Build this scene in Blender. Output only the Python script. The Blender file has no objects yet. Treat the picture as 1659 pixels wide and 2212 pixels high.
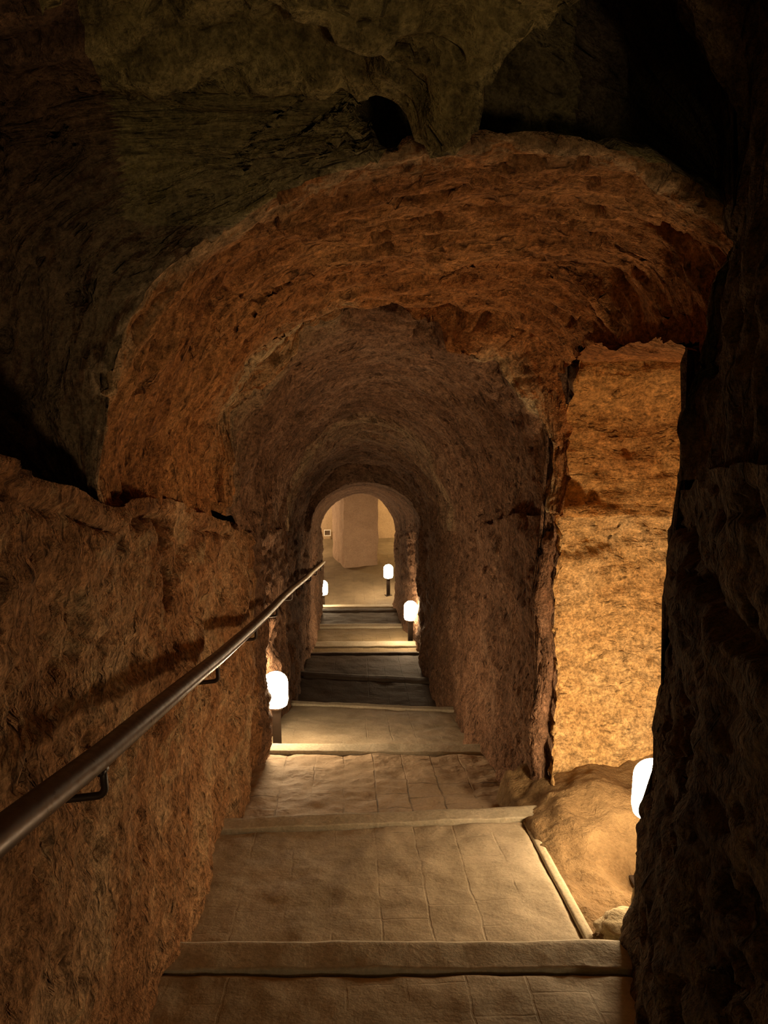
import bpy, math, random
import numpy as np
from mathutils import Vector, Matrix

random.seed(7)
SC = bpy.context.scene
C = SC.collection
PI = math.pi

# ---------------------------------------------------------------- camera, world, exposure
cam_d = bpy.data.cameras.new('camera')
cam = bpy.data.objects.new('camera', cam_d)
C.objects.link(cam)
SC.camera = cam
cam.location = (0, 0, 0)
cam.rotation_euler = (math.radians(90 - 12), 0, math.radians(-2.64))
cam_d.sensor_fit = 'VERTICAL'
cam_d.sensor_height = 24
cam_d.lens = 24 * 1750 / 2212
cam_d.clip_start = 0.02
cam_d.clip_end = 100

w = bpy.data.worlds.new('World')
SC.world = w
w.use_nodes = True
w.node_tree.nodes['Background'].inputs[0].default_value = (0, 0, 0, 1)
w.node_tree.nodes['Background'].inputs[1].default_value = 0

vs = SC.view_settings
vs.view_transform = 'Standard'
vs.look = 'None'
vs.gamma = 1
vs.use_curve_mapping = False
vs.exposure = 0.0

GLOBE = 94.0                       # strength of the lamp globes
WARM = (1.0, 0.71, 0.41)
# unseen light source up the stairs behind the viewer and the lamps of the end room
def point(name, loc, power, col, r=0.08):
    l = bpy.data.lights.new(name, 'POINT')
    l.energy = power; l.color = col; l.shadow_soft_size = r
    o = bpy.data.objects.new(name, l); C.objects.link(o); o.location = loc
    return o
point('upper_stair_light', (-0.70, -2.4, 0.12), 46, (0.80, 0.74, 0.26), 0.12)
point('chamber_light', (-1.9, 18.8, -3.9), 160, WARM, 0.1)
point('chamber_light', (2.3, 18.9, -3.9), 150, (1, 0.68, 0.3), 0.1)

# ---------------------------------------------------------------- numpy noise
_rs = np.random.RandomState(3)
_perm = _rs.permutation(512)
_perm = np.concatenate([_perm, _perm, _perm])
_g = _rs.normal(size=(512, 3)); _g /= np.linalg.norm(_g, axis=1)[:, None]
def perlin(P):
    P = np.asarray(P, float)
    I = np.floor(P).astype(int); F = P - I
    u = F * F * F * (F * (F * 6 - 15) + 10)
    out = 0
    for dx in (0, 1):
        for dy in (0, 1):
            for dz in (0, 1):
                h = _perm[(_perm[(_perm[(I[..., 0] + dx) & 511] + I[..., 1] + dy) & 511] + I[..., 2] + dz) & 511]
                d = F - np.array([dx, dy, dz])
                v = (_g[h] * d).sum(-1)
                wt = (u[..., 0] if dx else 1 - u[..., 0]) * (u[..., 1] if dy else 1 - u[..., 1]) * (u[..., 2] if dz else 1 - u[..., 2])
                out = out + wt * v
    return out * 1.5
def fbm(P, freq, octaves=3, gain=0.5, seed=0.0):
    P = np.asarray(P, float) * freq + seed * 17.31
    a, s = 1.0, 0
    for _ in range(octaves):
        s = s + a * perlin(P); P = P * 2.03 + 5.1; a *= gain
    return s
def sm(x, a, b):
    t = np.clip((x - a) / (b - a), 0, 1)
    return t * t * (3 - 2 * t)

# ---------------------------------------------------------------- stair line and tunnel sections
# far edge of every nosing: (Y, z, nosing depth, riser below it)
EDGES = [(-1.60, -1.17, .28, .12), (-0.25, -1.46, .28, .12), (1.10, -1.76, .28, .12),
         (2.53, -2.11, .155, .13), (3.90, -2.46, .13, .14), (5.42, -2.87, .15, .13), (7.25, -3.42, .10, .17),
         (8.60, -3.70, .16, .14), (9.95, -3.97, .10, .10), (10.62, -4.08, .24, .09), (12.0, -4.32, .2, .09),
         (13.35, -4.53, .2, .10), (14.0, -4.68, .2, .2)]
CH_FLOOR = -4.97
def floor_z(Y):
    ys = [-4.0] + [e[0] for e in EDGES] + [14.6, 30]
    zs = [-0.65] + [e[1] for e in EDGES] + [CH_FLOOR, CH_FLOOR]
    return np.interp(Y, ys, zs)
def ledge_z(Y):
    Y = np.asarray(Y, float)
    return np.where(Y < 4.1, -0.25 - 0.262 * (Y - 1.48), np.interp(Y, [4.1, 9.7, 13.5, 20], [-.945, -2.33, -3.2, -4.2]))

# ---------------------------------------------------------------- materials
def nd(nt, t, loc=None, **kw):
    n = nt.nodes.new(t)
    for k, v in kw.items():
        setattr(n, k, v)
    return n
def mat_new(name):
    m = bpy.data.materials.new(name); m.use_nodes = True
    nt = m.node_tree
    b = nt.nodes['Principled BSDF']
    return m, nt, b
def mapping(nt, src, scale, rot=(0, 0, 0)):
    mp = nd(nt, 'ShaderNodeMapping'); mp.inputs['Scale'].default_value = scale; mp.inputs['Rotation'].default_value = rot
    nt.links.new(src, mp.inputs['Vector']); return mp.outputs[0]
def noise(nt, vec, scale, detail=5, rough=.6, dist=0.0):
    n = nd(nt, 'ShaderNodeTexNoise'); n.inputs['Scale'].default_value = scale; n.inputs['Detail'].default_value = detail
    n.inputs['Roughness'].default_value = rough; n.inputs['Distortion'].default_value = dist
    nt.links.new(vec, n.inputs['Vector']); return n.outputs['Fac']
def ramp(nt, fac, stops, interp='LINEAR'):
    r = nd(nt, 'ShaderNodeValToRGB'); r.color_ramp.interpolation = interp
    e = r.color_ramp.elements
    while len(e) < len(stops): e.new(0.5)
    for k, (p, c) in enumerate(stops):
        e[k].position = p
        e[k].color = (c, c, c, 1) if not isinstance(c, tuple) else (*c, 1)
    nt.links.new(fac, r.inputs[0]); return r.outputs[0]
def math_n(nt, op, a, b=None):
    m = nd(nt, 'ShaderNodeMath', operation=op)
    for i, v in enumerate((a, b)):
        if v is None: continue
        if isinstance(v, (int, float)): m.inputs[i].default_value = v
        else: nt.links.new(v, m.inputs[i])
    return m.outputs[0]
def mix(nt, fac, a, b, blend='MIX'):
    m = nd(nt, 'ShaderNodeMix', data_type='RGBA', blend_type=blend)
    for i, v in ((0, fac), (6, a), (7, b)):
        if isinstance(v, (int, float)): m.inputs[i].default_value = v
        elif isinstance(v, tuple): m.inputs[i].default_value = (*v, 1)
        else: nt.links.new(v, m.inputs[i])
    return m.outputs[2]

def rock_mat(name, c_dark, c_mid, c_light, streak=(3.0, 26.0), rot=.35, bump=.03, pale=None, palefac=(.62, .72), pits=(.55, 1.6), grain=(14, 26)):
    m, nt, b = mat_new(name)
    tc = nd(nt, 'ShaderNodeTexCoord')
    ob, uv = tc.outputs['Object'], tc.outputs['UV']
    big = noise(nt, ob, 1.7, 6, .65, .4)
    col = ramp(nt, big, [(.34, c_dark), (.5, c_mid), (.66, c_light)])
    fine = noise(nt, ob, 34, 4, .65)
    col = mix(nt, .75, col, ramp(nt, fine, [(.3, .42), (.55, 1.0), (.75, 1.35)]), 'MULTIPLY')
    if pale:
        pm = noise(nt, mapping(nt, ob, (2.2, 2.2, 3.4)), 1.6, 7, .7, .6)
        col = mix(nt, ramp(nt, pm, [(palefac[0], 0.0), (palefac[1], .8)]), col, pale)
    at = nd(nt, 'ShaderNodeAttribute', attribute_name='mineral')
    spots = ramp(nt, noise(nt, mapping(nt, uv, (2, 9, 1), (0, 0, rot)), 3.0, 7, .75, .8), [(.42, 0.0), (.50, 1.0)])
    col = mix(nt, math_n(nt, 'MULTIPLY', at.outputs['Fac'], spots), col, (.56, .46, .28))
    # narrow dark pits
    vo = nd(nt, 'ShaderNodeTexVoronoi'); vo.inputs['Scale'].default_value = 17; vo.inputs['Randomness'].default_value = 1
    wob = nd(nt, 'ShaderNodeVectorMath', operation='ADD')
    nz = nd(nt, 'ShaderNodeTexNoise'); nz.inputs['Scale'].default_value = 9; nz.inputs['Detail'].default_value = 3
    nt.links.new(mapping(nt, uv, (pits[0], pits[1], 1), (0, 0, rot)), nz.inputs['Vector'])
    sc = nd(nt, 'ShaderNodeVectorMath', operation='SCALE'); sc.inputs['Scale'].default_value = .25
    nt.links.new(nz.outputs['Color'], sc.inputs[0])
    nt.links.new(mapping(nt, uv, (pits[0], pits[1], 1), (0, 0, rot)), wob.inputs[0]); nt.links.new(sc.outputs[0], wob.inputs[1])
    nt.links.new(wob.outputs[0], vo.inputs['Vector'])
    pit = ramp(nt, vo.outputs['Distance'], [(.10, 0.0), (.34, 1.0)])
    where = ramp(nt, noise(nt, ob, 4.2, 3, .6), [(.46, 1.0), (.60, 0.0)])
    pit = math_n(nt, 'MAXIMUM', pit, where)
    # tool strokes along the curve of the rock
    st = noise(nt, mapping(nt, uv, (streak[0], streak[1], 1), (0, 0, rot)), 1.0, 4, .6, .1)
    gr = math_n(nt, 'ADD', math_n(nt, 'MULTIPLY', noise(nt, mapping(nt, uv, (grain[0], grain[1], 1), (0, 0, rot)), 1.0, 5, .7), .5), math_n(nt, 'MULTIPLY', noise(nt, ob, 75, 3, .7), .5))
    col = mix(nt, 1.0, col, ramp(nt, gr, [(.39, .5), (.5, .97), (.61, 1.4)]), 'MULTIPLY')
    st = math_n(nt, 'ADD', st, math_n(nt, 'MULTIPLY', gr, .55))
    h = math_n(nt, 'ADD', math_n(nt, 'MULTIPLY', st, 1.1), math_n(nt, 'MULTIPLY', fine, .55))
    h = math_n(nt, 'ADD', h, math_n(nt, 'MULTIPLY', pit, .55))
    col = mix(nt, 1.0, col, ramp(nt, pit, [(0, .45), (1, 1.0)]), 'MULTIPLY')
    col = mix(nt, .6, col, ramp(nt, st, [(.5, .6), (.82, 1.0), (1.1, 1.25)]), 'MULTIPLY')
    bp = nd(nt, 'ShaderNodeBump'); bp.inputs['Strength'].default_value = 1.0; bp.inputs['Distance'].default_value = bump
    nt.links.new(h, bp.inputs['Height']); nt.links.new(bp.outputs[0], b.inputs['Normal'])
    nt.links.new(col, b.inputs['Base Color'])
    b.inputs['Roughness'].default_value = .92
    b.inputs['Specular IOR Level'].default_value = .15
    return m

M = {}
M['orange'] = rock_mat('orange_rock', (.27, .115, .04), (.40, .18, .065), (.48, .24, .09), streak=(2.2, 20), bump=.03, pale=(.42, .34, .2), palefac=(.70, .78))
M['grey'] = rock_mat('olive_rock', (.17, .13, .05), (.27, .21, .085), (.36, .29, .12), streak=(3, 12), rot=.6, bump=.035)
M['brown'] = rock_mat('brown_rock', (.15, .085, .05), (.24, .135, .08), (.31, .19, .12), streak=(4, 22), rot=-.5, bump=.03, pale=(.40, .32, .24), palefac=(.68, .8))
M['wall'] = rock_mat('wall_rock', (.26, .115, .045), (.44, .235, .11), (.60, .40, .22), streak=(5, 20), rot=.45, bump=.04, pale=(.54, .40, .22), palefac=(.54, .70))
M['pier'] = rock_mat('shaded_pier_rock', (.07, .045, .025), (.11, .075, .04), (.16, .11, .06), streak=(5, 20), rot=.45, bump=.035)  # rock colour lowered to paint the shade on the unlit right side
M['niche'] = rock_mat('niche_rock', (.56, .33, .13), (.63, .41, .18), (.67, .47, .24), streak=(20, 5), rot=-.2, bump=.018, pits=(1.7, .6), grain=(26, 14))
M['niche_upper'] = rock_mat('niche_upper_bed_dimmed', (.46, .235, .08), (.54, .30, .105), (.58, .35, .14), streak=(20, 5), rot=-.2, bump=.02, pits=(1.7, .6), grain=(26, 14))  # upper bed; its deeper tone also stands in for weaker light there
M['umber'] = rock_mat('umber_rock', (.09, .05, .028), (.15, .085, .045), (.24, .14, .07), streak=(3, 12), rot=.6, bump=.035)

def floor_mat(name, base, base2, mortar_depth=.004, seed=0.0, mortar_dark=.55, bw=.27, bh=.2, rot=0.0):
    m, nt, b = mat_new(name)
    tc = nd(nt, 'ShaderNodeTexCoord'); ob = tc.outputs['Object']
    n1 = noise(nt, ob, 2.3, 6, .65)
    col = ramp(nt, n1, [(.35, base), (.62, base2)])
    nz = nd(nt, 'ShaderNodeTexNoise'); nz.inputs['Scale'].default_value = 5; nz.inputs['Detail'].default_value = 4
    nt.links.new(ob, nz.inputs['Vector'])
    sc = nd(nt, 'ShaderNodeVectorMath', operation='SCALE'); sc.inputs['Scale'].default_value = .035
    nt.links.new(nz.outputs['Color'], sc.inputs[0])
    ad = nd(nt, 'ShaderNodeVectorMath', operation='ADD')
    mp = nd(nt, 'ShaderNodeMapping'); mp.inputs['Rotation'].default_value = (0, 0, PI / 2 + rot); mp.inputs['Location'].default_value = (seed, seed * .7, 0)
    nt.links.new(ob, mp.inputs[0]); nt.links.new(mp.outputs[0], ad.inputs[0]); nt.links.new(sc.outputs[0], ad.inputs[1])
    br = nd(nt, 'ShaderNodeTexBrick'); br.inputs['Scale'].default_value = 1.0
    br.offset = .37; br.squash = .75; br.squash_frequency = 3
    br.inputs['Brick Width'].default_value = bw; br.inputs['Row Height'].default_value = bh
    br.inputs['Mortar Size'].default_value = .006; br.inputs['Mortar Smooth'].default_value = .6
    br.inputs['Color1'].default_value = (1, 1, 1, 1); br.inputs['Color2'].default_value = (.82, .82, .82, 1)
    br.inputs['Mortar'].default_value = (mortar_dark, mortar_dark, mortar_dark, 1)
    nt.links.new(ad.outputs[0], br.inputs['Vector'])
    worn = ramp(nt, noise(nt, ob, 3.1, 4, .6), [(.46, .05), (.66, 1.0)])
    col = mix(nt, worn, col, mix(nt, 1.0, col, br.outputs['Color'], 'MULTIPLY'))
    fine = noise(nt, ob, 60, 5, .7)
    col = mix(nt, .5, col, ramp(nt, fine, [(.3, .65), (.7, 1.3)]), 'MULTIPLY')
    g = math_n(nt, 'MULTIPLY', math_n(nt, 'SUBTRACT', 1.0, br.outputs['Fac']), worn)
    h = math_n(nt, 'ADD', math_n(nt, 'MULTIPLY', g, mortar_depth), math_n(nt, 'MULTIPLY', fine, .0028))
    h = math_n(nt, 'ADD', h, math_n(nt, 'MULTIPLY', noise(nt, ob, 9, 4, .6), .007))
    bp = nd(nt, 'ShaderNodeBump'); bp.inputs['Distance'].default_value = 1.0; bp.inputs['Strength'].default_value = 1.0
    nt.links.new(h, bp.inputs['Height']); nt.links.new(bp.outputs[0], b.inputs['Normal'])
    nt.links.new(col, b.inputs['Base Color']); b.inputs['Roughness'].default_value = .8
    b.inputs['Specular IOR Level'].default_value = .3
    return m
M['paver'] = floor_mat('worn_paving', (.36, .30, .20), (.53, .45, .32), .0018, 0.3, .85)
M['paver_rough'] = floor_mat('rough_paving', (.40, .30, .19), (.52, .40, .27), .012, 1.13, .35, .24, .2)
M['paver_shaded'] = floor_mat('shade_toned_paving', (.06, .042, .03), (.10, .072, .05), .004, 2.2, .6)  # dark tone paints in the shade on the unlit treads
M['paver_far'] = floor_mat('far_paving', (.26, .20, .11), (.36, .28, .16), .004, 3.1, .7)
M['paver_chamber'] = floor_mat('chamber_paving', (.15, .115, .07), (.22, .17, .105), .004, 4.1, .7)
def stone_mat(name, a, b2, bump=.006, scale=3, rough=.8):
    m, nt, b = mat_new(name)
    tc = nd(nt, 'ShaderNodeTexCoord'); ob = tc.outputs['Object']
    col = ramp(nt, noise(nt, ob, scale, 7, .7), [(.33, a), (.66, b2)])
    fine = noise(nt, ob, 55, 5, .7)
    col = mix(nt, .6, col, ramp(nt, fine, [(.3, .6), (.7, 1.3)]), 'MULTIPLY')
    h = math_n(nt, 'ADD', math_n(nt, 'MULTIPLY', fine, .4), noise(nt, ob, 12, 5, .65))
    bp = nd(nt, 'ShaderNodeBump'); bp.inputs['Distance'].default_value = bump
    nt.links.new(h, bp.inputs['Height']); nt.links.new(bp.outputs[0], b.inputs['Normal'])
    nt.links.new(col, b.inputs['Base Color']); b.inputs['Roughness'].default_value = rough
    b.inputs['Specular IOR Level'].default_value = .3
    return m
M['nosing'] = stone_mat('nosing_stone', (.42, .37, .26), (.54, .48, .36))
M['pale_strip'] = stone_mat('pale_strip', (.44, .38, .25), (.58, .50, .34))
M['dirt'] = stone_mat('dirt', (.17, .105, .045), (.33, .22, .105), .035, 4, .95)
M['pale_rock'] = stone_mat('pale_rock', (.52, .43, .25), (.70, .58, .36), .015, 9, .9)
M['tan_wall'] = stone_mat('tan_wall', (.38, .27, .17), (.46, .34, .22), .012, 2, .9)
M['pillar'] = stone_mat('pillar_stone', (.32, .22, .15), (.40, .28, .19), .02, 5, .9)
def metal(name, col, col2, rough, met):
    m, nt, b = mat_new(name)
    tc = nd(nt, 'ShaderNodeTexCoord'); ob = tc.outputs['Object']
    n = noise(nt, ob, 14, 5, .65)
    nt.links.new(ramp(nt, n, [(.35, col), (.68, col2)]), b.inputs['Base Color'])
    nt.links.new(ramp(nt, noise(nt, ob, 40, 4, .6), [(.3, rough - .1), (.7, rough + .12)]), b.inputs['Roughness'])
    b.inputs['Metallic'].default_value = met
    bp = nd(nt, 'ShaderNodeBump'); bp.inputs['Distance'].default_value = .0008
    nt.links.new(n, bp.inputs['Height']); nt.links.new(bp.outputs[0], b.inputs['Normal'])
    return m
M['rail'] = metal('brown_painted_metal', (.045, .024, .018), (.075, .042, .032), .36, .35)
M['post'] = metal('dark_metal', (.03, .02, .015), (.05, .034, .025), .5, .5)
def emit(name, col, s):
    m, nt, b = mat_new(name)
    b.inputs['Base Color'].default_value = (.8, .78, .7, 1)
    b.inputs['Emission Color'].default_value = (*col, 1); b.inputs['Emission Strength'].default_value = s
    return m
M['globe'] = emit('lit_glass', WARM, GLOBE)
m, nt, b = mat_new('white_frame_paint'); b.inputs['Base Color'].default_value = (.8, .76, .68, 1); M['white'] = m
m, nt, b = mat_new('sign_face'); b.inputs['Base Color'].default_value = (.12, .08, .05, 1); M['sign'] = m

# ---------------------------------------------------------------- mesh helpers
def link_mesh(name, V, F, mats, parent=None, uv=None, midx=None, smooth=True, mineral=None):
    me = bpy.data.meshes.new(name)
    me.from_pydata([tuple(v) for v in V], [], [tuple(f) for f in F])
    for mm in (mats if isinstance(mats, list) else [mats]): me.materials.append(mm)
    if midx is not None: me.polygons.foreach_set('material_index', np.asarray(midx, dtype=np.int32))
    if smooth: me.polygons.foreach_set('use_smooth', [True] * len(me.polygons))
    if uv is not None:
        l = me.uv_layers.new(name='UVMap')
        vi = np.empty(len(me.loops), dtype=np.int32); me.loops.foreach_get('vertex_index', vi)
        l.data.foreach_set('uv', np.asarray(uv)[vi].astype(np.float32).ravel())
    if mineral is not None:
        a = me.attributes.new('mineral', 'FLOAT', 'POINT'); a.data.foreach_set('value', np.asarray(mineral, dtype=np.float32).ravel())
    me.update()
    o = bpy.data.objects.new(name, me); C.objects.link(o)
    if parent is not None: o.parent = parent
    return o
def grid_faces(n, m, keep=None):
    F = []
    for i in range(n - 1):
        for j in range(m - 1):
            F.append((i * m + j, (i + 1) * m + j, (i + 1) * m + j + 1, i * m + j + 1))
    return F
def grid_normals(G):
    du = np.gradient(G, axis=0); dv = np.gradient(G, axis=1)
    N = np.cross(du, dv); L = np.linalg.norm(N, axis=2, keepdims=True); L[L < 1e-9] = 1
    return N / L
def rock_displace(G, UV, low=.05, mid=.02, chip=.010, flip=1, stretch=(1.3, 4.5), lowf=1.3):
    """organic rock: the same 3-D field everywhere plus chips along the surface normal"""
    sh = G.shape
    P = G.reshape(-1, 3)
    D = np.stack([fbm(P, lowf, 3, .5, s) for s in (0, 1, 2)], -1) * low
    D = D.reshape(sh)
    N = grid_normals(G) * flip
    uv3 = np.concatenate([UV * np.array(stretch), np.zeros(sh[:2] + (1,))], -1).reshape(-1, 3)
    uv3[:, 2] = P[:, 2] * .7
    a = fbm(uv3, 1.0, 3, .6, 4).reshape(sh[:2])
    c = fbm(uv3 * np.array([3.1, 3.4, 3]), 1.3, 3, .62, 6).reshape(sh[:2])
    pits = np.clip(fbm(P, 9.0, 3, .55, 8).reshape(sh[:2]) - .38, 0, 1)
    steps = np.floor(c * 3 + a) / 3 * .5 + c * .5
    H = a * mid + steps * chip - pits * chip * 5
    return G + D + N * H[..., None]

def arclen(A, axis):
    d = np.linalg.norm(np.diff(A, axis=axis), axis=-1)
    pad = [(0, 0), (0, 0)]; pad[axis] = (1, 0)
    return np.pad(np.cumsum(d, axis=axis), pad)
def tag(o, label=None, cat=None, group=None, kind=None):
    if label: o['label'] = label
    if cat: o['category'] = cat
    if group: o['group'] = group
    if kind: o['kind'] = kind
    return o
def empty(name, loc, rz=0):
    o = bpy.data.objects.new(name, None); C.objects.link(o); o.location = loc; o.rotation_euler = (0, 0, rz)
    o.empty_display_size = .1
    return o

# ---------------------------------------------------------------- vault: one continuous skin from the entrance to the end room
NP = 300
def resample(pts, n=NP):
    pts = np.array(pts, float)
    s = np.r_[0, np.cumsum(np.linalg.norm(np.diff(pts, axis=0), axis=1))]
    t = np.linspace(0, s[-1], n)
    return np.stack([np.interp(t, s, pts[:, k]) for k in (0, 1)], -1)
def arch(xl, xr, sp, ap, nl=2.0, nr=2.0, cx=None):
    cx = (xl + xr) / 2 if cx is None else cx
    th = np.linspace(PI, 0, 200)
    pts = []
    for t in th:
        n = nl if math.cos(t) < 0 else nr
        a = cx - xl if math.cos(t) < 0 else xr - cx
        x = cx + a * math.copysign(abs(math.cos(t)) ** (2 / n), math.cos(t))
        z = sp + (ap - sp) * abs(math.sin(t)) ** (2 / n)
        pts.append((x, z))
    return resample(pts)
def profA(Y):
    l = float(ledge_z(Y))
    zc = float(np.interp(Y, [-4, 0, 1.2, 1.9, 2.2], [1.6, 1.05, .80, .66, .60]))
    pts = [(-.66, l), (-1.0, l + .05), (-1.30, l + .10), (-1.32, l + .5), (-1.2, zc - .35), (-.95, zc - .1), (-.5, zc), (.3, zc + .03), (.8, zc - .02), (.98, zc - .2), (.92, .1), (.88, l)]
    return resample(pts)
def profB(Y):
    f = (Y - 2.2) / 1.9
    return arch(-.66, 1.20 - .08 * f, float(ledge_z(Y)), .45 - .28 * f, 2.08, 5.0 - f, .2)
def profC(Y):
    f = (Y - 4.12) / 2.98
    l = float(ledge_z(Y))
    return arch(-.60, 1.08 - .11 * f, l, .07 - .70 * f, 2.0, 2.0)
def profD(Y):
    f = (Y - 7.15) / 2.5
    return arch(-.57 + .02 * f, .95 - .03 * f, float(ledge_z(Y)), -.74 - .72 * f)
def profE(Y):
    f = (Y - 9.7) / 3.8
    return arch(-.48 + .02 * f, .92 - .10 * f, float(ledge_z(Y)), -1.70 - .85 * f)
def stations(fn, y0, y1, d):
    n = max(2, int(round((y1 - y0) / d)) + 1)
    return [(y, fn(y)) for y in np.linspace(y0, y1, n)]
def morph(a, b, n, bulge=0):
    return [(a[0] + (b[0] - a[0]) * t, a[1] * (1 - t) + b[1] * t) for t in np.linspace(0, 1, n + 2)[1:-1]]
ST = []; sid = []
def addst(L, k):
    ST.extend(L); sid.extend([k] * len(L))
addst(stations(profA, -3.6, .6, .07), 0)
addst(stations(profA, .6, 2.14, .016)[1:], 0)
B0 = stations(profB, 2.2, 4.06, .014)
mo0 = len(ST); MN = 34
addst(morph(ST[-1], B0[0], MN), 0)
addst(B0, 1)
C0 = stations(profC, 4.12, 7.10, .022)
addst(morph(ST[-1], C0[0], 8), 1)
addst(C0, 2)
D0 = stations(profD, 7.15, 9.65, .03)
addst(morph(ST[-1], D0[0], 4), 2); addst(D0, 2)
E0 = stations(profE, 9.72, 13.5, .04)
addst(morph(ST[-1], E0[0], 12), 2); addst(E0, 3)
G = np.zeros((len(ST), NP, 3))
for i, (y, pr) in enumerate(ST):
    G[i, :, 0] = pr[:, 0]; G[i, :, 1] = y; G[i, :, 2] = pr[:, 1]
sid = np.array(sid)
UVc = np.stack([arclen(G, 1), arclen(G, 0)], -1)
UVc[..., 1] = np.r_[0, np.cumsum(np.linalg.norm(np.diff(G, axis=0), axis=2).mean(1))][:, None]
BASE = G.copy()
X, Y, Z = G[..., 0], G[..., 1], G[..., 2]
near = sm(Y, 2.3, 2.0)
# overhead folds and the deep cleft over the right side of the first chamber
wob = fbm(G.reshape(-1, 3), 2.4, 3, .55, 11).reshape(X.shape)
ceil_m = sm(Z, .25, .5) * near
yn = np.interp(X, [-.05, .12, .2, .5, .75, .92, 1.3], [2.6, 2.2, 2.02, 1.90, 1.72, 1.45, .6]) + wob * .10
cleft = sm(Y, yn - .03, yn + .05) * (Y < 2.141) * sm(X, .0, .2) * ceil_m
G[..., 2] += cleft * (.40 + .15 * wob)
G[..., 2] -= .09 * np.exp(-((Y - yn + .07) / .08) ** 2) * (Y < 2.141) * sm(X, .0, .2) * ceil_m * (1 - cleft)
fold = fbm(np.stack([X * 1.3 + Y * .6, Y * 2.6, Z * 0], -1).reshape(-1, 3), 1.0, 3, .5, 13).reshape(X.shape)
terr = np.floor(fold * 5) / 5
G[..., 2] += ceil_m * (terr * .16 + fold * .05)
tt = np.zeros(len(ST)); tt[mo0:mo0 + MN] = (np.arange(MN) + 1) / (MN + 1)
tt = tt[:, None] * np.ones_like(X)
mk = sm(BASE[..., 0], .02, .16) * sm(BASE[..., 2], .25, .40) * (tt > 0)
mk = mk * sm(BASE[..., 0], 1.2, 1.0)
yy = np.interp(tt, [0, .3, .7, 1], [2.14, 3.0, 3.0, 2.2])
zz = np.interp(tt, [0, .3, .7, 1], [1.1, 1.35, .56, .0])
zb_ = profB(2.2)[:, 1][None] * np.ones_like(X)
zz = np.where(tt > .7, .56 + (np.maximum(zb_, .3) - .56) * (tt - .7) / .3, zz)
G[..., 1] = G[..., 1] * (1 - mk) + yy * mk
G[..., 2] = G[..., 2] * (1 - mk) + zz * mk
# small dark pocket left of the middle, overhead
pk = np.exp(-(((X + .05) / .16) ** 2 + ((Y - 1.98) / .07) ** 2)) * ceil_m
G[..., 2] += pk * .12
side = sm(X, -.7, -1.0) * near
G[..., 0] -= side * terr * .22
vb = (sid == 1)[:, None] * np.ones_like(X)
stepn = fbm(np.stack([X * 1.2 + Z * .5, Y * 3.2 + X * .8, Z], -1).reshape(-1, 3), 1.0, 3, .5, 15).reshape(X.shape)
G[..., 2] += vb * sm(Z, -.3, .1) * (np.floor(stepn * 4) / 4 * .07)
# broken edge of the second arch: bites on the upper left and upper right
edge = np.exp(-((Y - 4.12) / .16) ** 2)
bite = np.clip(fbm(BASE.reshape(-1, 3), 2.1, 3, .6, 17).reshape(X.shape) + .1, 0, 1)
G[..., 2] += edge * bite * .16
G[..., 0] += edge * bite * np.where(X < .2, -.10, .07)
X0, Y0 = BASE[..., 0], BASE[..., 1]
mineral = np.exp(-((Y0 - 3.88) / .24) ** 2) * sm(X0, -.66, -.5) * sm(X0, .12, -.02) + .8 * np.exp(-((Y0 - 4.14) / .04) ** 2) * sm(X0, .6, .7)
mineral = mineral + .35 * np.exp(-((Y0 - 7.16) / .05) ** 2) + .12 * (Y0 > 7.2) * (Y0 < 8) + .4 * np.exp(-((Y0 - 2.22) / .05) ** 2)
mineral = np.clip(mineral, 0, 1)
G2 = rock_displace(G, UVc, low=.055, mid=.034, chip=.018, flip=1, stretch=(1.2, 5.0))
lowm = (sid == 3)[:, None, None] * .6
G = G2 * (1 - lowm) + G * lowm
F = []; mi = []
for i in range(G.shape[0] - 1):
    k = sid[i]
    y = BASE[i, 0, 1]
    for j in range(NP - 1):
        if k == 1 and 2.66 < y < 4.055 and BASE[i, j, 0] > (.8 if y < 3.6 else 1.06) and G[i, j, 2] < -.03 + .02 * (4.1 - y):
            continue
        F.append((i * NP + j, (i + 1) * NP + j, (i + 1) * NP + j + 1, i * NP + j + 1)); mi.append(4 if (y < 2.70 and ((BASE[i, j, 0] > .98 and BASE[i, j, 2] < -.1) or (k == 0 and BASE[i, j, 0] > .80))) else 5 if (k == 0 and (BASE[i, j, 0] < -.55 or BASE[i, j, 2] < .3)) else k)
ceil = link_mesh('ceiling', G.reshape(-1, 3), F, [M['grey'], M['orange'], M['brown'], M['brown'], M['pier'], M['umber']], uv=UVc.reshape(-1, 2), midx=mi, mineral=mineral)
tag(ceil, kind='structure')

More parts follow.
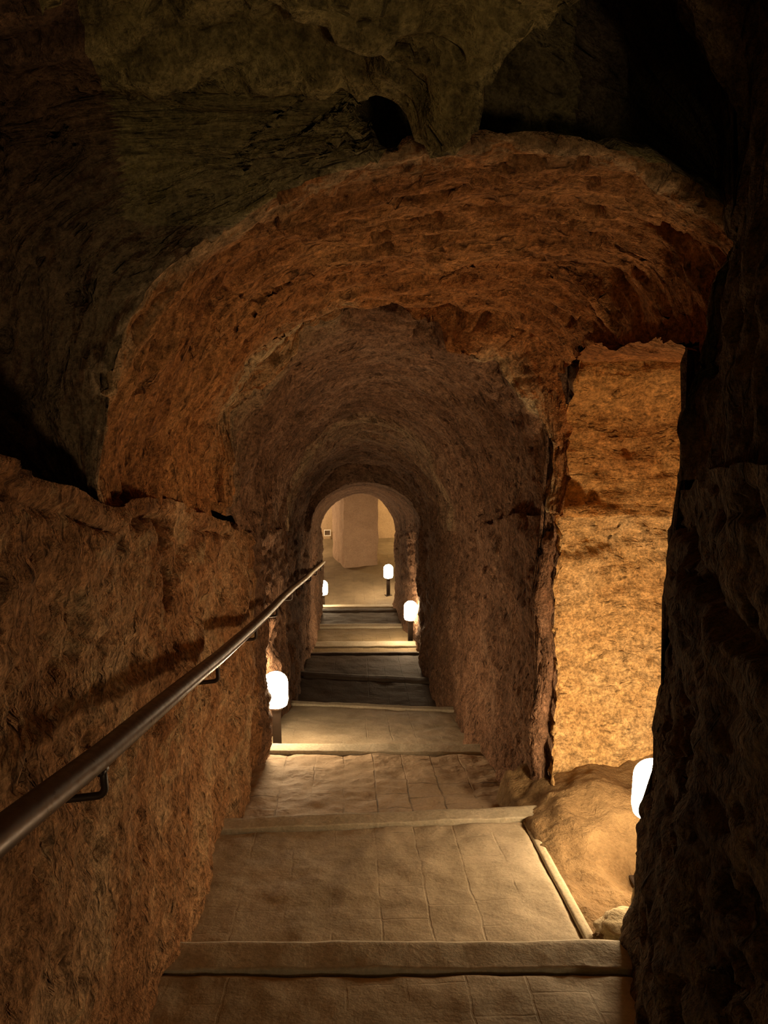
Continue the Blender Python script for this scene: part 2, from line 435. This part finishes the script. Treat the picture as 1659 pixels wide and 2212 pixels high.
# ---------------------------------------------------------------- side walls
def wall(name, path, ztop, spacing, zstep, material, flip, extra=None, zbot=.35, stretch=(3.2, 2.0), midx_fn=None):
    """plan path (X, Y) swept up from below the floor to ztop(Y)"""
    path = np.array(path, float)
    s = np.r_[0, np.cumsum(np.linalg.norm(np.diff(path, axis=0), axis=1))]
    ts = [0.0]
    while ts[-1] < s[-1]:
        yy = np.interp(ts[-1], s, path[:, 1])
        ts.append(ts[-1] + spacing * (1 if yy < 4.5 else 1.8 if yy < 9 else 3) * (3 if yy < .6 else 1))
    ts = np.array(ts[:-1] + [s[-1]])
    px = np.interp(ts, s, path[:, 0]); py = np.interp(ts, s, path[:, 1])
    n = int(2.6 / zstep)
    t = np.linspace(0, 1, n)
    zb = floor_z(py) - zbot; zt = ztop(px, py)
    G = np.zeros((len(ts), n, 3))
    G[..., 0] = px[:, None]; G[..., 1] = py[:, None]; G[..., 2] = zb[:, None] + (zt - zb)[:, None] * t[None]
    UV = np.stack([G[..., 2] * 1.0, np.broadcast_to(ts[:, None], G.shape[:2])], -1)
    B = G.copy()
    if extra is not None: G = extra(G, ts)
    G = rock_displace(G, UV, low=.05, mid=.022, chip=.016, flip=flip, stretch=stretch)
    mi = None
    F = grid_faces(*G.shape[:2])
    mats = material if isinstance(material, list) else [material]
    if midx_fn is not None:
        mi = [midx_fn(B[i, j]) for i in range(G.shape[0] - 1) for j in range(n - 1)]
    o = link_mesh(name, G.reshape(-1, 3), F, mats, uv=UV.reshape(-1, 2), midx=mi)
    return tag(o, kind='structure')

def left_extra(G, ts):
    X, Y, Z = G[..., 0], G[..., 1], G[..., 2]
    l = ledge_z(Y)
    nz = fbm(G.reshape(-1, 3), 2.2, 3, .55, 21).reshape(X.shape)
    # cracked ledge line
    G[..., 0] += -.035 * np.exp(-((Z - l + .03 + nz * .02) / .014) ** 2) * sm(nz, -.25, .1) * (Y < 4.3)
    # broken triangular pocket under the ledge
    dz = (l - Z); half = .30 - dz * .75
    c = 2.86 + dz * .25
    m = sm(half - np.abs(Y - c) + nz * .05, 0, .05) * sm(dz, .0, .03) * sm(.42 - dz, 0, .1)
    G[..., 0] -= m * (.13 + .05 * nz)
    # scooped band below the ledge
    G[..., 0] -= .03 * np.exp(-((dz - .35) / .22) ** 2) * (Y < 4.2)
    # vertical flutes beyond the second arch
    fl = np.sin(Y * 19 + nz * 3) * .012 + np.sin(Y * 7.3 + 1) * .02
    G[..., 0] += fl * sm(Y, 4.0, 4.6) * (Y < 9.6)
    return G
LPATH = [(-.64, -3.6), (-.64, 2.0), (-.635, 4.04), (-.615, 4.12), (-.60, 5.3), (-.66, 5.55), (-.67, 6.0), (-.60, 6.2), (-.60, 7.1), (-.575, 7.18), (-.55, 9.66), (-.485, 9.72), (-.46, 13.5)]
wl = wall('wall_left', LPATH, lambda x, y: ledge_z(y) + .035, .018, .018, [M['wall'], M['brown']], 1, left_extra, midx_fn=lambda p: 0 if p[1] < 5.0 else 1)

def niche_top(x, y): return np.where((y > 2.64) & (y < 4.42) & (x > 1.05), np.where((x < 1.17) & (y > 3.5), .02, np.where(y < 2.80, -.02, .18)), ledge_z(y) + .035)
def right_extra(G, ts):
    X, Y, Z = G[..., 0], G[..., 1], G[..., 2]
    P = G.reshape(-1, 3)
    nz = fbm(P, 2.6, 3, .55, 25).reshape(X.shape)
    # pits and a joint in the near pier
    pier = sm(Y, 2.95, 2.6) * (X < 1.3)
    pit = np.clip(fbm(P, 7, 2, .5, 27).reshape(X.shape) - .22, 0, 1)
    G[..., 0] += pier * pit * .22 * sm(Z, -2.0, -1.6) * sm(Z, -.9, -1.1)
    G[..., 0] += pier * .05 * np.exp(-((Z + .62 + .05 * nz) / .018) ** 2)
    G[..., 0] += pier * np.interp(Z, [-2.3, -2.05, -1.75, -1.4, -1.0, -.62, -.6, -.2, .1, .3], [-.085, -.05, -.035, -.04, -.01, -.01, .03, .0, -.04, -.1])
    # curved top corner of the pier opening
    # jagged column at the second arch
    col = np.exp(-((Y - 4.2) / .14) ** 2) * (X < 1.1)
    G[..., 0] += col * nz * .03
    G[..., 1] += np.exp(-((X - 1.06) / .08) ** 2) * (np.abs(Y - 4.2) < .3) * nz * .03
    # crumbling beds in the alcove's back wall
    back = (Y > 4.2) * (X > 1.14)
    bed = np.exp(-((Z + 1.16) / .17) ** 2) * .5 + np.exp(-((Z + 1.86) / .07) ** 2) * .4
    cr = fbm(P * np.array([1, 1, 2.2]), 9, 3, .6, 29).reshape(X.shape)
    G[..., 1] += back * (bed * cr * .07 - .03 * np.exp(-((Z + 1.95) / .12) ** 2))
    G[..., 1] -= back * np.interp(Z, [-2.9, -2.5, -2.1, -1.9, 0], [.30, .16, .05, .0, .0])
    G[..., 1] -= back * .05 * sm(Z + nz * .1, -.9, -.98) * sm(X, 1.7, 1.2)
    G[..., 1] -= back * .20 * sm(Z, -.42, -.15)
    # eroded ribs along the inner wall
    G[..., 0] += (np.sin(Y * 11 + nz * 4) * .012) * sm(Y, 4.3, 4.8) * (Y < 9.6)
    G[..., 0] += np.interp(Z - floor_z(Y), [0, .5, 1.2], [-.05, .0, .02]) * sm(Y, 4.3, 4.8) * (Y < 9.6)
    return G
RPATH = [(.80, -3.6), (.80, 1.70), (.87, 1.95), (1.0, 2.33), (1.085, 2.60), (1.13, 2.68), (1.30, 2.75), (2.10, 2.85), (2.25, 2.95), (2.25, 4.25), (2.10, 4.36), (1.22, 4.36), (1.165, 4.33),
         (1.155, 4.22), (1.11, 4.13), (1.06, 4.15), (1.02, 4.28), (1.0, 4.5), (.985, 5.0), (.98, 7.1), (.94, 7.18), (.92, 9.66), (.89, 9.72), (.915, 9.9), (.95, 10.4), (.96, 11.0), (.87, 11.5), (.82, 13.5)]
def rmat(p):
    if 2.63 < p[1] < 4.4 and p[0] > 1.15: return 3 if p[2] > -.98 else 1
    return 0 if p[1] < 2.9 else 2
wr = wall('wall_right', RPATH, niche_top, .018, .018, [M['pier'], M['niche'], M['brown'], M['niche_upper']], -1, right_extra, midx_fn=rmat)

# upper pier face between the first chamber's vault and the ledge line, and soffit of the alcove
n1, n2 = 110, 90
xs = np.linspace(1.06, 2.35, n1); ys = np.linspace(2.66, 4.5, n2)
Gs = np.zeros((n1, n2, 3)); Gs[..., 0] = xs[:, None]; Gs[..., 1] = ys[None]
Gs[..., 2] = -.03 - .03 * (Gs[..., 1] - 2.6) - .5 * np.clip((np.abs(Gs[..., 1] - 3.4) - .62), 0, 1) ** 2 + .05 * np.exp(-((Gs[..., 0] - 1.0) / .08) ** 2)
UVs = np.stack([Gs[..., 0], Gs[..., 1]], -1)
Gs = rock_displace(Gs, UVs, flip=-1, low=.05)
tag(link_mesh('ceiling_alcove', Gs.reshape(-1, 3), grid_faces(n1, n2), M['orange'], uv=UVs.reshape(-1, 2)), kind='structure')

# ---------------------------------------------------------------- earth under the steps and in the alcove
n1, n2 = 150, 260
xs = np.linspace(-.95, 2.4, n1); ys = np.r_[np.linspace(-3.6, 2.3, 50), np.linspace(2.32, 4.7, 150), np.linspace(4.8, 13.6, 60)]
Gf = np.zeros((n1, n2, 3)); Gf[..., 0] = xs[:, None]; Gf[..., 1] = ys[None]
base = floor_z(Gf[..., 1]) - .30
al = sm(Gf[..., 0], .80, .93) * sm(Gf[..., 1], 2.48, 2.60) * sm(Gf[..., 1], 4.5, 4.3)
lvl = np.interp(Gf[..., 1], [2.5, 2.9, 3.3, 3.7, 4.0, 4.4], [-2.27, -2.34, -2.39, -2.40, -2.44, -2.40])
P = Gf.reshape(-1, 3)
nz = fbm(P, 3, 4, .55, 31).reshape(n1, n2)
lvl = lvl + nz * .045 + .10 * np.exp(-(((Gf[..., 0] - 1.32) / .16) ** 2 + ((Gf[..., 1] - 3.98) / .2) ** 2)) + .12 * sm(Gf[..., 0], 1.25, 2.1)
lvl = lvl - .07 * sm(Gf[..., 0], 1.12, .95) * sm(Gf[..., 1], 3.6, 3.9)
lvl = lvl - .22 * np.exp(-(((Gf[..., 0] - 1.5) / .22) ** 2 + ((Gf[..., 1] - 3.25) / .3) ** 2))
lvl = lvl - .05 * np.exp(-(((Gf[..., 0] - 1.14) / .12) ** 2 + ((Gf[..., 1] - 2.95) / .22) ** 2))
Gf[..., 2] = base * (1 - al) + lvl * al + fbm(P, 11, 4, .65, 33).reshape(n1, n2) * .013
tag(link_mesh('floor', Gf.reshape(-1, 3), grid_faces(n1, n2), M['dirt']), kind='structure')

# ---------------------------------------------------------------- stone steps
def slab(name, xl, xr, y0, y1, z0, z1, thick, mt, parent, origin, skew=(0, 0), rough=.004, d=.03, wear=0.0, seed=0, chip_edge=.0, rim=.010):
    """a closed slab whose top runs from (y0,z0) to (y1,z1); skew shifts the near/far edge at the right end"""
    nx = max(4, int((xr - xl) / d)); ny = max(3, int(abs(y1 - y0) / d) + 2)
    u = np.linspace(0, 1, nx); v = np.linspace(0, 1, ny)
    U, Vv = np.meshgrid(u, v, indexing='ij')
    X = xl + (xr - xl) * U
    Yn = y0 + skew[0] * (U - .5); Yf = y1 + skew[1] * (U - .5)
    Yf = Yf + (fbm(np.stack([X, X * 0 + seed, X * 0], -1).reshape(-1, 3), 3, 3, .6, 41).reshape(X.shape)) * chip_edge
    Y = Yn + (Yf - Yn) * Vv
    Zt = z0 + (z1 - z0) * Vv
    P = np.stack([X, Y, Zt], -1)
    P[..., 2] += fbm(P.reshape(-1, 3), 5, 4, .5, 43 + seed).reshape(X.shape) * rough
    if wear: P[..., 2] -= wear * np.sin(PI * U) * sm(Vv, .2, .9)
    # rounded outer rim
    edge = np.minimum(np.minimum(U * (xr - xl), (1 - U) * (xr - xl)), (1 - Vv) * abs(y1 - y0))
    P[..., 2] -= rim * np.exp(-(edge / .008) ** 2)
    V = list((P.reshape(-1, 3) - np.array(origin)))
    F = grid_faces(nx, ny)
    idx = lambda i, j: i * ny + j
    ring = [idx(i, 0) for i in range(nx)] + [idx(nx - 1, j) for j in range(1, ny)] + [idx(i, ny - 1) for i in range(nx - 2, -1, -1)] + [idx(0, j) for j in range(ny - 2, 0, -1)]
    b0 = len(V)
    for r in ring:
        q = V[r].copy(); q[2] -= thick; V.append(q)
    L = len(ring)
    for k in range(L):
        F.append((ring[k], ring[(k + 1) % L], b0 + (k + 1) % L, b0 + k)[::-1])
    F.append(tuple(b0 + k for k in range(L))[::-1])
    o = link_mesh(name, V, F, mt, parent)
    me = o.data
    me.polygons.foreach_set('use_smooth', [k < (nx - 1) * (ny - 1) for k in range(len(me.polygons))])
    return o

LAB = {
 1: 'stone step up behind the viewer, out of the lamplight',
 2: 'stone step just under the viewer, its tread cut off by the bottom of the picture',
 3: 'nearest stone step, dim paving and a wide grey slab reaching the right pier',
 4: 'long smooth-worn stone step with a pale right edge strip beside the dirt alcove',
 5: 'stone step with cracked, raised rectangular pavers, lit from its left end',
 6: 'plain tan stone step beside the post of the nearest left lamp',
 7: 'dark unlit stone step right behind the nearest left lamp',
 8: 'darkest unlit stone step, where the tunnel narrows to the inner passage',
 9: 'narrow lamplit stone step at the mouth of the inner passage, just beyond the darkest one',
 10: 'bright yellowish stone step on which the right-hand passage lamp stands',
 11: 'dark unlit stone step deep in the inner passage, before the thin bright one',
 12: 'last stone step, a thin bright strip in front of the far left lamp'}
XL = [-.66, -.66, -.66, -.62, -.60, -.60, -.585, -.575, -.565, -.5, -.49, -.48, -.47]
for i in range(1, len(EDGES)):
    pY, pz, pn, pr = EDGES[i - 1]
    Yf, zf, nw, r = EDGES[i]
    xl = -.72 if Yf < 9.8 else -.58
    xr = (1.2 if Yf < 2.6 else 1.06) if Yf < 9.8 else .95
    if i == 3: xr = 1.14
    if i == 4: xr = 1.02
    t_xr = .90 if i == 4 else xr
    s = {3: -.08, 4: .04, 5: -.10, 6: -.25, 7: -.3}.get(i, -.05)
    sp_ = {4: -.08, 5: .04, 6: -.10, 7: -.25, 8: -.3}.get(i, -.05)
    st = empty('stone_step', ((xl + xr) / 2, Yf, zf))
    tag(st, LAB[i], 'step', 'broad stone steps going down the tunnel')
    org = ((xl + xr) / 2, Yf, zf)
    mt = {5: M['paver_rough'], 7: M['paver_shaded'], 8: M['paver_shaded'], 11: M['paver_shaded']}.get(i, M['paver'] if i < 9 else M['paver_far'])
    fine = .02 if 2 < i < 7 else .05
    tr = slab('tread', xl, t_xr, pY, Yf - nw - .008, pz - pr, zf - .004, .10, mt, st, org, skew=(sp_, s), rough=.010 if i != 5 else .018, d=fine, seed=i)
    ns = slab('nosing', xl, xr, Yf - nw, Yf, zf + (.005 if i == 3 else .006), zf, r + .06, M['nosing'] if i not in (7, 8, 11) else M['paver_shaded'], st, org, skew=(s, s), rough=.006, d=fine, seed=i + 20, chip_edge=.008)
    if i == 4:
        e = slab('edge_strip', .902, .945, pY + .0, Yf - nw - .01, pz - pr + .003, zf - .002, .10, M['pale_strip'], st, org, skew=(0, 0), rough=.004, d=.012, seed=9, rim=.002)
        e['label'] = 'pale mortar edge strip'

# ---------------------------------------------------------------- end room
def quad_grid(name, o, u, v, nu, nv, mt, amp=.03, kind='structure'):
    o, u, v = map(np.array, (o, u, v))
    a = np.linspace(0, 1, nu); b_ = np.linspace(0, 1, nv)
    G = o + a[:, None, None] * u + b_[None, :, None] * v
    n = np.cross(u, v); n = n / np.linalg.norm(n)
    h = fbm(G.reshape(-1, 3), 2.2, 4, .55, 51).reshape(nu, nv)
    G = G + n * h[..., None] * amp
    UV = np.stack(np.meshgrid(a * np.linalg.norm(u), b_ * np.linalg.norm(v), indexing='ij'), -1)
    return tag(link_mesh(name, G.reshape(-1, 3), grid_faces(nu, nv), mt, uv=UV.reshape(-1, 2)), kind=kind)
quad_grid('floor_chamber', (-3.6, 13.9, CH_FLOOR), (7.4, 0, 0), (0, 6.4, .12), 90, 90, M['paver_chamber'], .03)
quad_grid('wall_back', (-3.6, 19.7, CH_FLOOR - .2), (7.4, 0, 0), (0, 0, 3.6), 60, 40, M['tan_wall'], .05)
quad_grid('wall_back_left', (-3.4, 13.6, CH_FLOOR - .2), (0, 6.3, 0), (0, 0, 3.6), 40, 30, M['tan_wall'], .05)
quad_grid('wall_back_right', (3.6, 13.6, CH_FLOOR - .2), (0, 6.3, 0), (0, 0, 3.6), 40, 30, M['tan_wall'], .05)
quad_grid('ceiling_chamber', (-3.6, 13.4, CH_FLOOR + 3.1), (7.4, 0, 0), (0, 6.4, 0), 60, 60, M['tan_wall'], .06)
quad_grid('wall_front_left', (-3.6, 13.56, CH_FLOOR - .2), (3.12, 0, 0), (0, 0, 3.5), 40, 40, M['brown'], .03)
quad_grid('wall_front_right', (.83, 13.56, CH_FLOOR - .2), (3, 0, 0), (0, 0, 3.5), 40, 40, M['brown'], .03)

def block(name, sx, sy, sz, mt, loc, rz=0, parent=None, sub=14, amp=.012, seed=0, taper=0):
    import bmesh
    bm = bmesh.new(); bmesh.ops.create_cube(bm, size=1)
    bmesh.ops.subdivide_edges(bm, edges=bm.edges[:], cuts=sub, use_grid_fill=True)
    P = np.array([v.co for v in bm.verts]); P[:, 2] += .5
    P *= np.array([sx, sy, sz])
    if taper: P[:, :2] *= (1 - taper * (P[:, 2:] / sz))
    D = np.stack([fbm(P, 2.5 / max(sx, .3), 4, .55, seed + s) for s in (0, 1, 2)], -1) * amp
    P += D
    for v, p in zip(bm.verts, P): v.co = p
    me = bpy.data.meshes.new(name); bm.to_mesh(me); bm.free(); me.materials.append(mt)
    me.polygons.foreach_set('use_smooth', [False] * len(me.polygons))
    o = bpy.data.objects.new(name, me); C.objects.link(o); o.location = loc; o.rotation_euler = (0, 0, rz)
    if parent: o.parent = parent
    return o
pl = block('stone_pillar', .78, .95, 3.15, M['pillar'], (.16, 17.75, CH_FLOOR + .02), math.radians(16), amp=.02, seed=60, sub=24)
tag(pl, 'square rough stone pillar standing in the middle of the far room', 'pillar')

# small framed panel on the back wall
fr = empty('framed_panel', (-.50, 19.58, -4.68))
tag(fr, 'small white-framed dark panel hanging on the far room wall', 'sign')
def box_mesh(name, boxes, mt, parent=None, loc=(0, 0, 0), bevel=.0):
    import bmesh
    bm = bmesh.new()
    for (cx, cy, cz, sx, sy, sz) in boxes:
        r = bmesh.ops.create_cube(bm, size=1)
        for v in r['verts']: v.co = Vector((cx + v.co.x * sx, cy + v.co.y * sy, cz + v.co.z * sz))
    if bevel: bmesh.ops.bevel(bm, geom=bm.edges[:], offset=bevel, segments=2, affect='EDGES', clamp_overlap=True)
    me = bpy.data.meshes.new(name); bm.to_mesh(me); bm.free(); me.materials.append(mt)
    o = bpy.data.objects.new(name, me); C.objects.link(o); o.location = loc
    if parent: o.parent = parent
    return o
box_mesh('frame', [(0, 0, .07, .17, .03, .02), (0, 0, -.07, .17, .03, .02), (-.075, 0, 0, .02, .03, .12), (.075, 0, 0, .02, .03, .12)], M['white'], fr)
box_mesh('panel', [(0, .008, 0, .135, .01, .125)], M['sign'], fr)

# ---------------------------------------------------------------- handrail
def tube(name, pts, r, mt, parent=None, seg=20, caps=True, rf=None):
    pts = [Vector(p) for p in pts]
    V = []; F = []
    n = len(pts)
    prev = None
    for i, p in enumerate(pts):
        d = (pts[min(i + 1, n - 1)] - pts[max(i - 1, 0)]).normalized()
        up = Vector((0, 0, 1)) if abs(d.z) < .9 else Vector((0, 1, 0))
        a = d.cross(up).normalized() if prev is None else (prev - d * prev.dot(d)).normalized()
        prev = a; b = d.cross(a)
        rr = r * (rf(i / (n - 1)) if rf else 1)
        for k in range(seg):
            t = 2 * PI * k / seg
            V.append(p + a * math.cos(t) * rr + b * math.sin(t) * rr)
    for i in range(n - 1):
        for k in range(seg):
            F.append((i * seg + k, i * seg + (k + 1) % seg, (i + 1) * seg + (k + 1) % seg, (i + 1) * seg + k))
    if caps:
        F.append(tuple(range(seg))[::-1]); F.append(tuple((n - 1) * seg + k for k in range(seg)))
    return link_mesh(name, V, F, mt, parent)
def rail_pt(Y):
    x = np.interp(Y, [-3, 1, 5.84, 13.6], [-.53, -.53, -.50, -.415])
    z = np.interp(Y, [-3, 0, 1.13, 1.58, 3.05, 5.84, 13.6], [.17, -.46, -.735, -.86, -1.235, -1.90, -3.77])
    return Vector((x, Y, z))
hr = empty('handrail', rail_pt(3.0))
tag(hr, 'long round brown metal handrail running down the left wall on brackets', 'handrail')
org = rail_pt(3.0)
ys = np.linspace(-1.2, 13.6, 150)
tube('rail_tube', [rail_pt(y) + Vector((math.sin(y * 1.7) * .003, 0, math.sin(y * 1.1) * .004)) - org for y in ys], .0275, M['rail'], hr, 28)
for k, y in enumerate([-.9, .25, 1.60, 3.02, 4.25, 5.45, 6.8, 8.2, 9.6, 11.0, 12.4]):
    p = rail_pt(y)
    pts = [p + Vector((0, 0, -.02)), p + Vector((0, .004, -.055)), p + Vector((0, .005, -.075))]
    for a in np.linspace(0, PI / 2, 6)[1:]:
        pts.append(p + Vector((-.02 + .02 * math.cos(a), .005, -.075 - .02 * math.sin(a))))
    pts += [p + Vector((-.07, .0, -.097)), p + Vector((-.17, -.004, -.10))]
    tube('bracket', [q - org for q in pts], .0085, M['post'], hr, 10)
    tube('saddle', [p + Vector((0, -.02, -.0285)) - org, p + Vector((0, .02, -.0385)) - org], .008, M['post'], hr, 8)

# ---------------------------------------------------------------- bollard lamps
def lathe(name, prof, mt, parent, seg=32):
    V = []; F = []
    for (r, z) in prof:
        for k in range(seg):
            t = 2 * PI * k / seg
            V.append((r * math.cos(t), r * math.sin(t), z))
    n = len(prof)
    for i in range(n - 1):
        for k in range(seg):
            F.append((i * seg + k, i * seg + (k + 1) % seg, (i + 1) * seg + (k + 1) % seg, (i + 1) * seg + k))
    F.append(tuple(range(seg))[::-1]); F.append(tuple((n - 1) * seg + k for k in range(seg)))
    return link_mesh(name, V, F, mt, parent)
def lamp():
    root = empty('post_lamp', (0, 0, 0))
    H = .36; R = .092; T = .27
    prof = [(R * .55, H), (R * .9, H + .012), (R, H + .05), (R, H + T - .08)]
    for a in np.linspace(0, PI / 2, 8)[1:]:
        prof.append((max(.004, R * math.cos(a)), H + T - .08 + .08 * math.sin(a)))
    lathe('globe', prof, M['globe'], root)
    lathe('collar', [(.03, H - .03), (.05, H - .022), (.052, H + .004), (.045, H + .012)], M['post'], root, 24)
    box_mesh('post', [(0, 0, H / 2 - .01, .066, .045, H - .02)], M['post'], root, bevel=.006)
    box_mesh('foot_plate', [(0, 0, .004, .13, .11, .012)], M['post'], root, bevel=.003)
    return root
def copy_tree(o, parent=None):
    c = o.copy(); C.objects.link(c); c.parent = parent
    for ch in list(o.children): copy_tree(ch, c)
    return c
L0 = lamp()
LAMPS = [((1.385, 3.30, -2.50), 'glowing post lamp in the alcove, mostly hidden behind the dark right pier'),
         ((-.555, 5.75, -3.08), 'glowing post lamp against the left wall, larger than the other lamps in full view'),
         ((.865, 10.72, -4.18), 'glowing post lamp on the right side of the inner passage, against its wall'),
         ((-.47, 14.35, -4.96), 'glowing post lamp low on the left, behind the last bright step edge'),
         ((.79, 15.3, -4.94), 'small far post lamp on the right with its dark post on the chamber floor'),
         ((.62, -2.0, -1.36), 'post lamp up the stairs behind the viewer')]
for k, (loc, lab) in enumerate(LAMPS):
    o = L0 if k == 0 else copy_tree(L0)
    o.location = loc; o.rotation_euler = (0, 0, .1 * k)
    tag(o, lab, 'lamp', 'glowing post lamps along the stairs')

# ---------------------------------------------------------------- loose things by the alcove
def rock(name, s, loc, rz, seed, mt):
    import bmesh
    bm = bmesh.new(); bmesh.ops.create_icosphere(bm, subdivisions=4, radius=1)
    P = np.array([v.co for v in bm.verts])
    P = P * (1 + .35 * fbm(P, 1.1, 4, .55, seed)[:, None]); P[:, 2] = np.where(P[:, 2] < -.4, -.4, P[:, 2])
    P *= np.array(s)
    for v, p in zip(bm.verts, P): v.co = p
    me = bpy.data.meshes.new(name); bm.to_mesh(me); bm.free(); me.materials.append(mt)
    me.polygons.foreach_set('use_smooth', [True] * len(me.polygons))
    o = bpy.data.objects.new(name, me); C.objects.link(o); o.location = loc; o.rotation_euler = (0, 0, rz)
    return o
tag(rock('stone', (.12, .10, .035), (1.07, 2.70, -2.235), .1, 71, M['pale_rock']), 'flat pale yellow stone lying in the dirt at the foot of the right pier', 'stone')
tag(rock('upright_stone', (.03, .035, .11), (1.125, 2.735, -2.20), .1, 79, M['pale_rock']), 'narrow upright pale stone against the edge of the right pier', 'stone')
tag(rock('pebble', (.022, .018, .014), (.945, 2.66, -2.24), .4, 75, M['dirt']), 'small brown pebble beside the pale stone', 'stone')
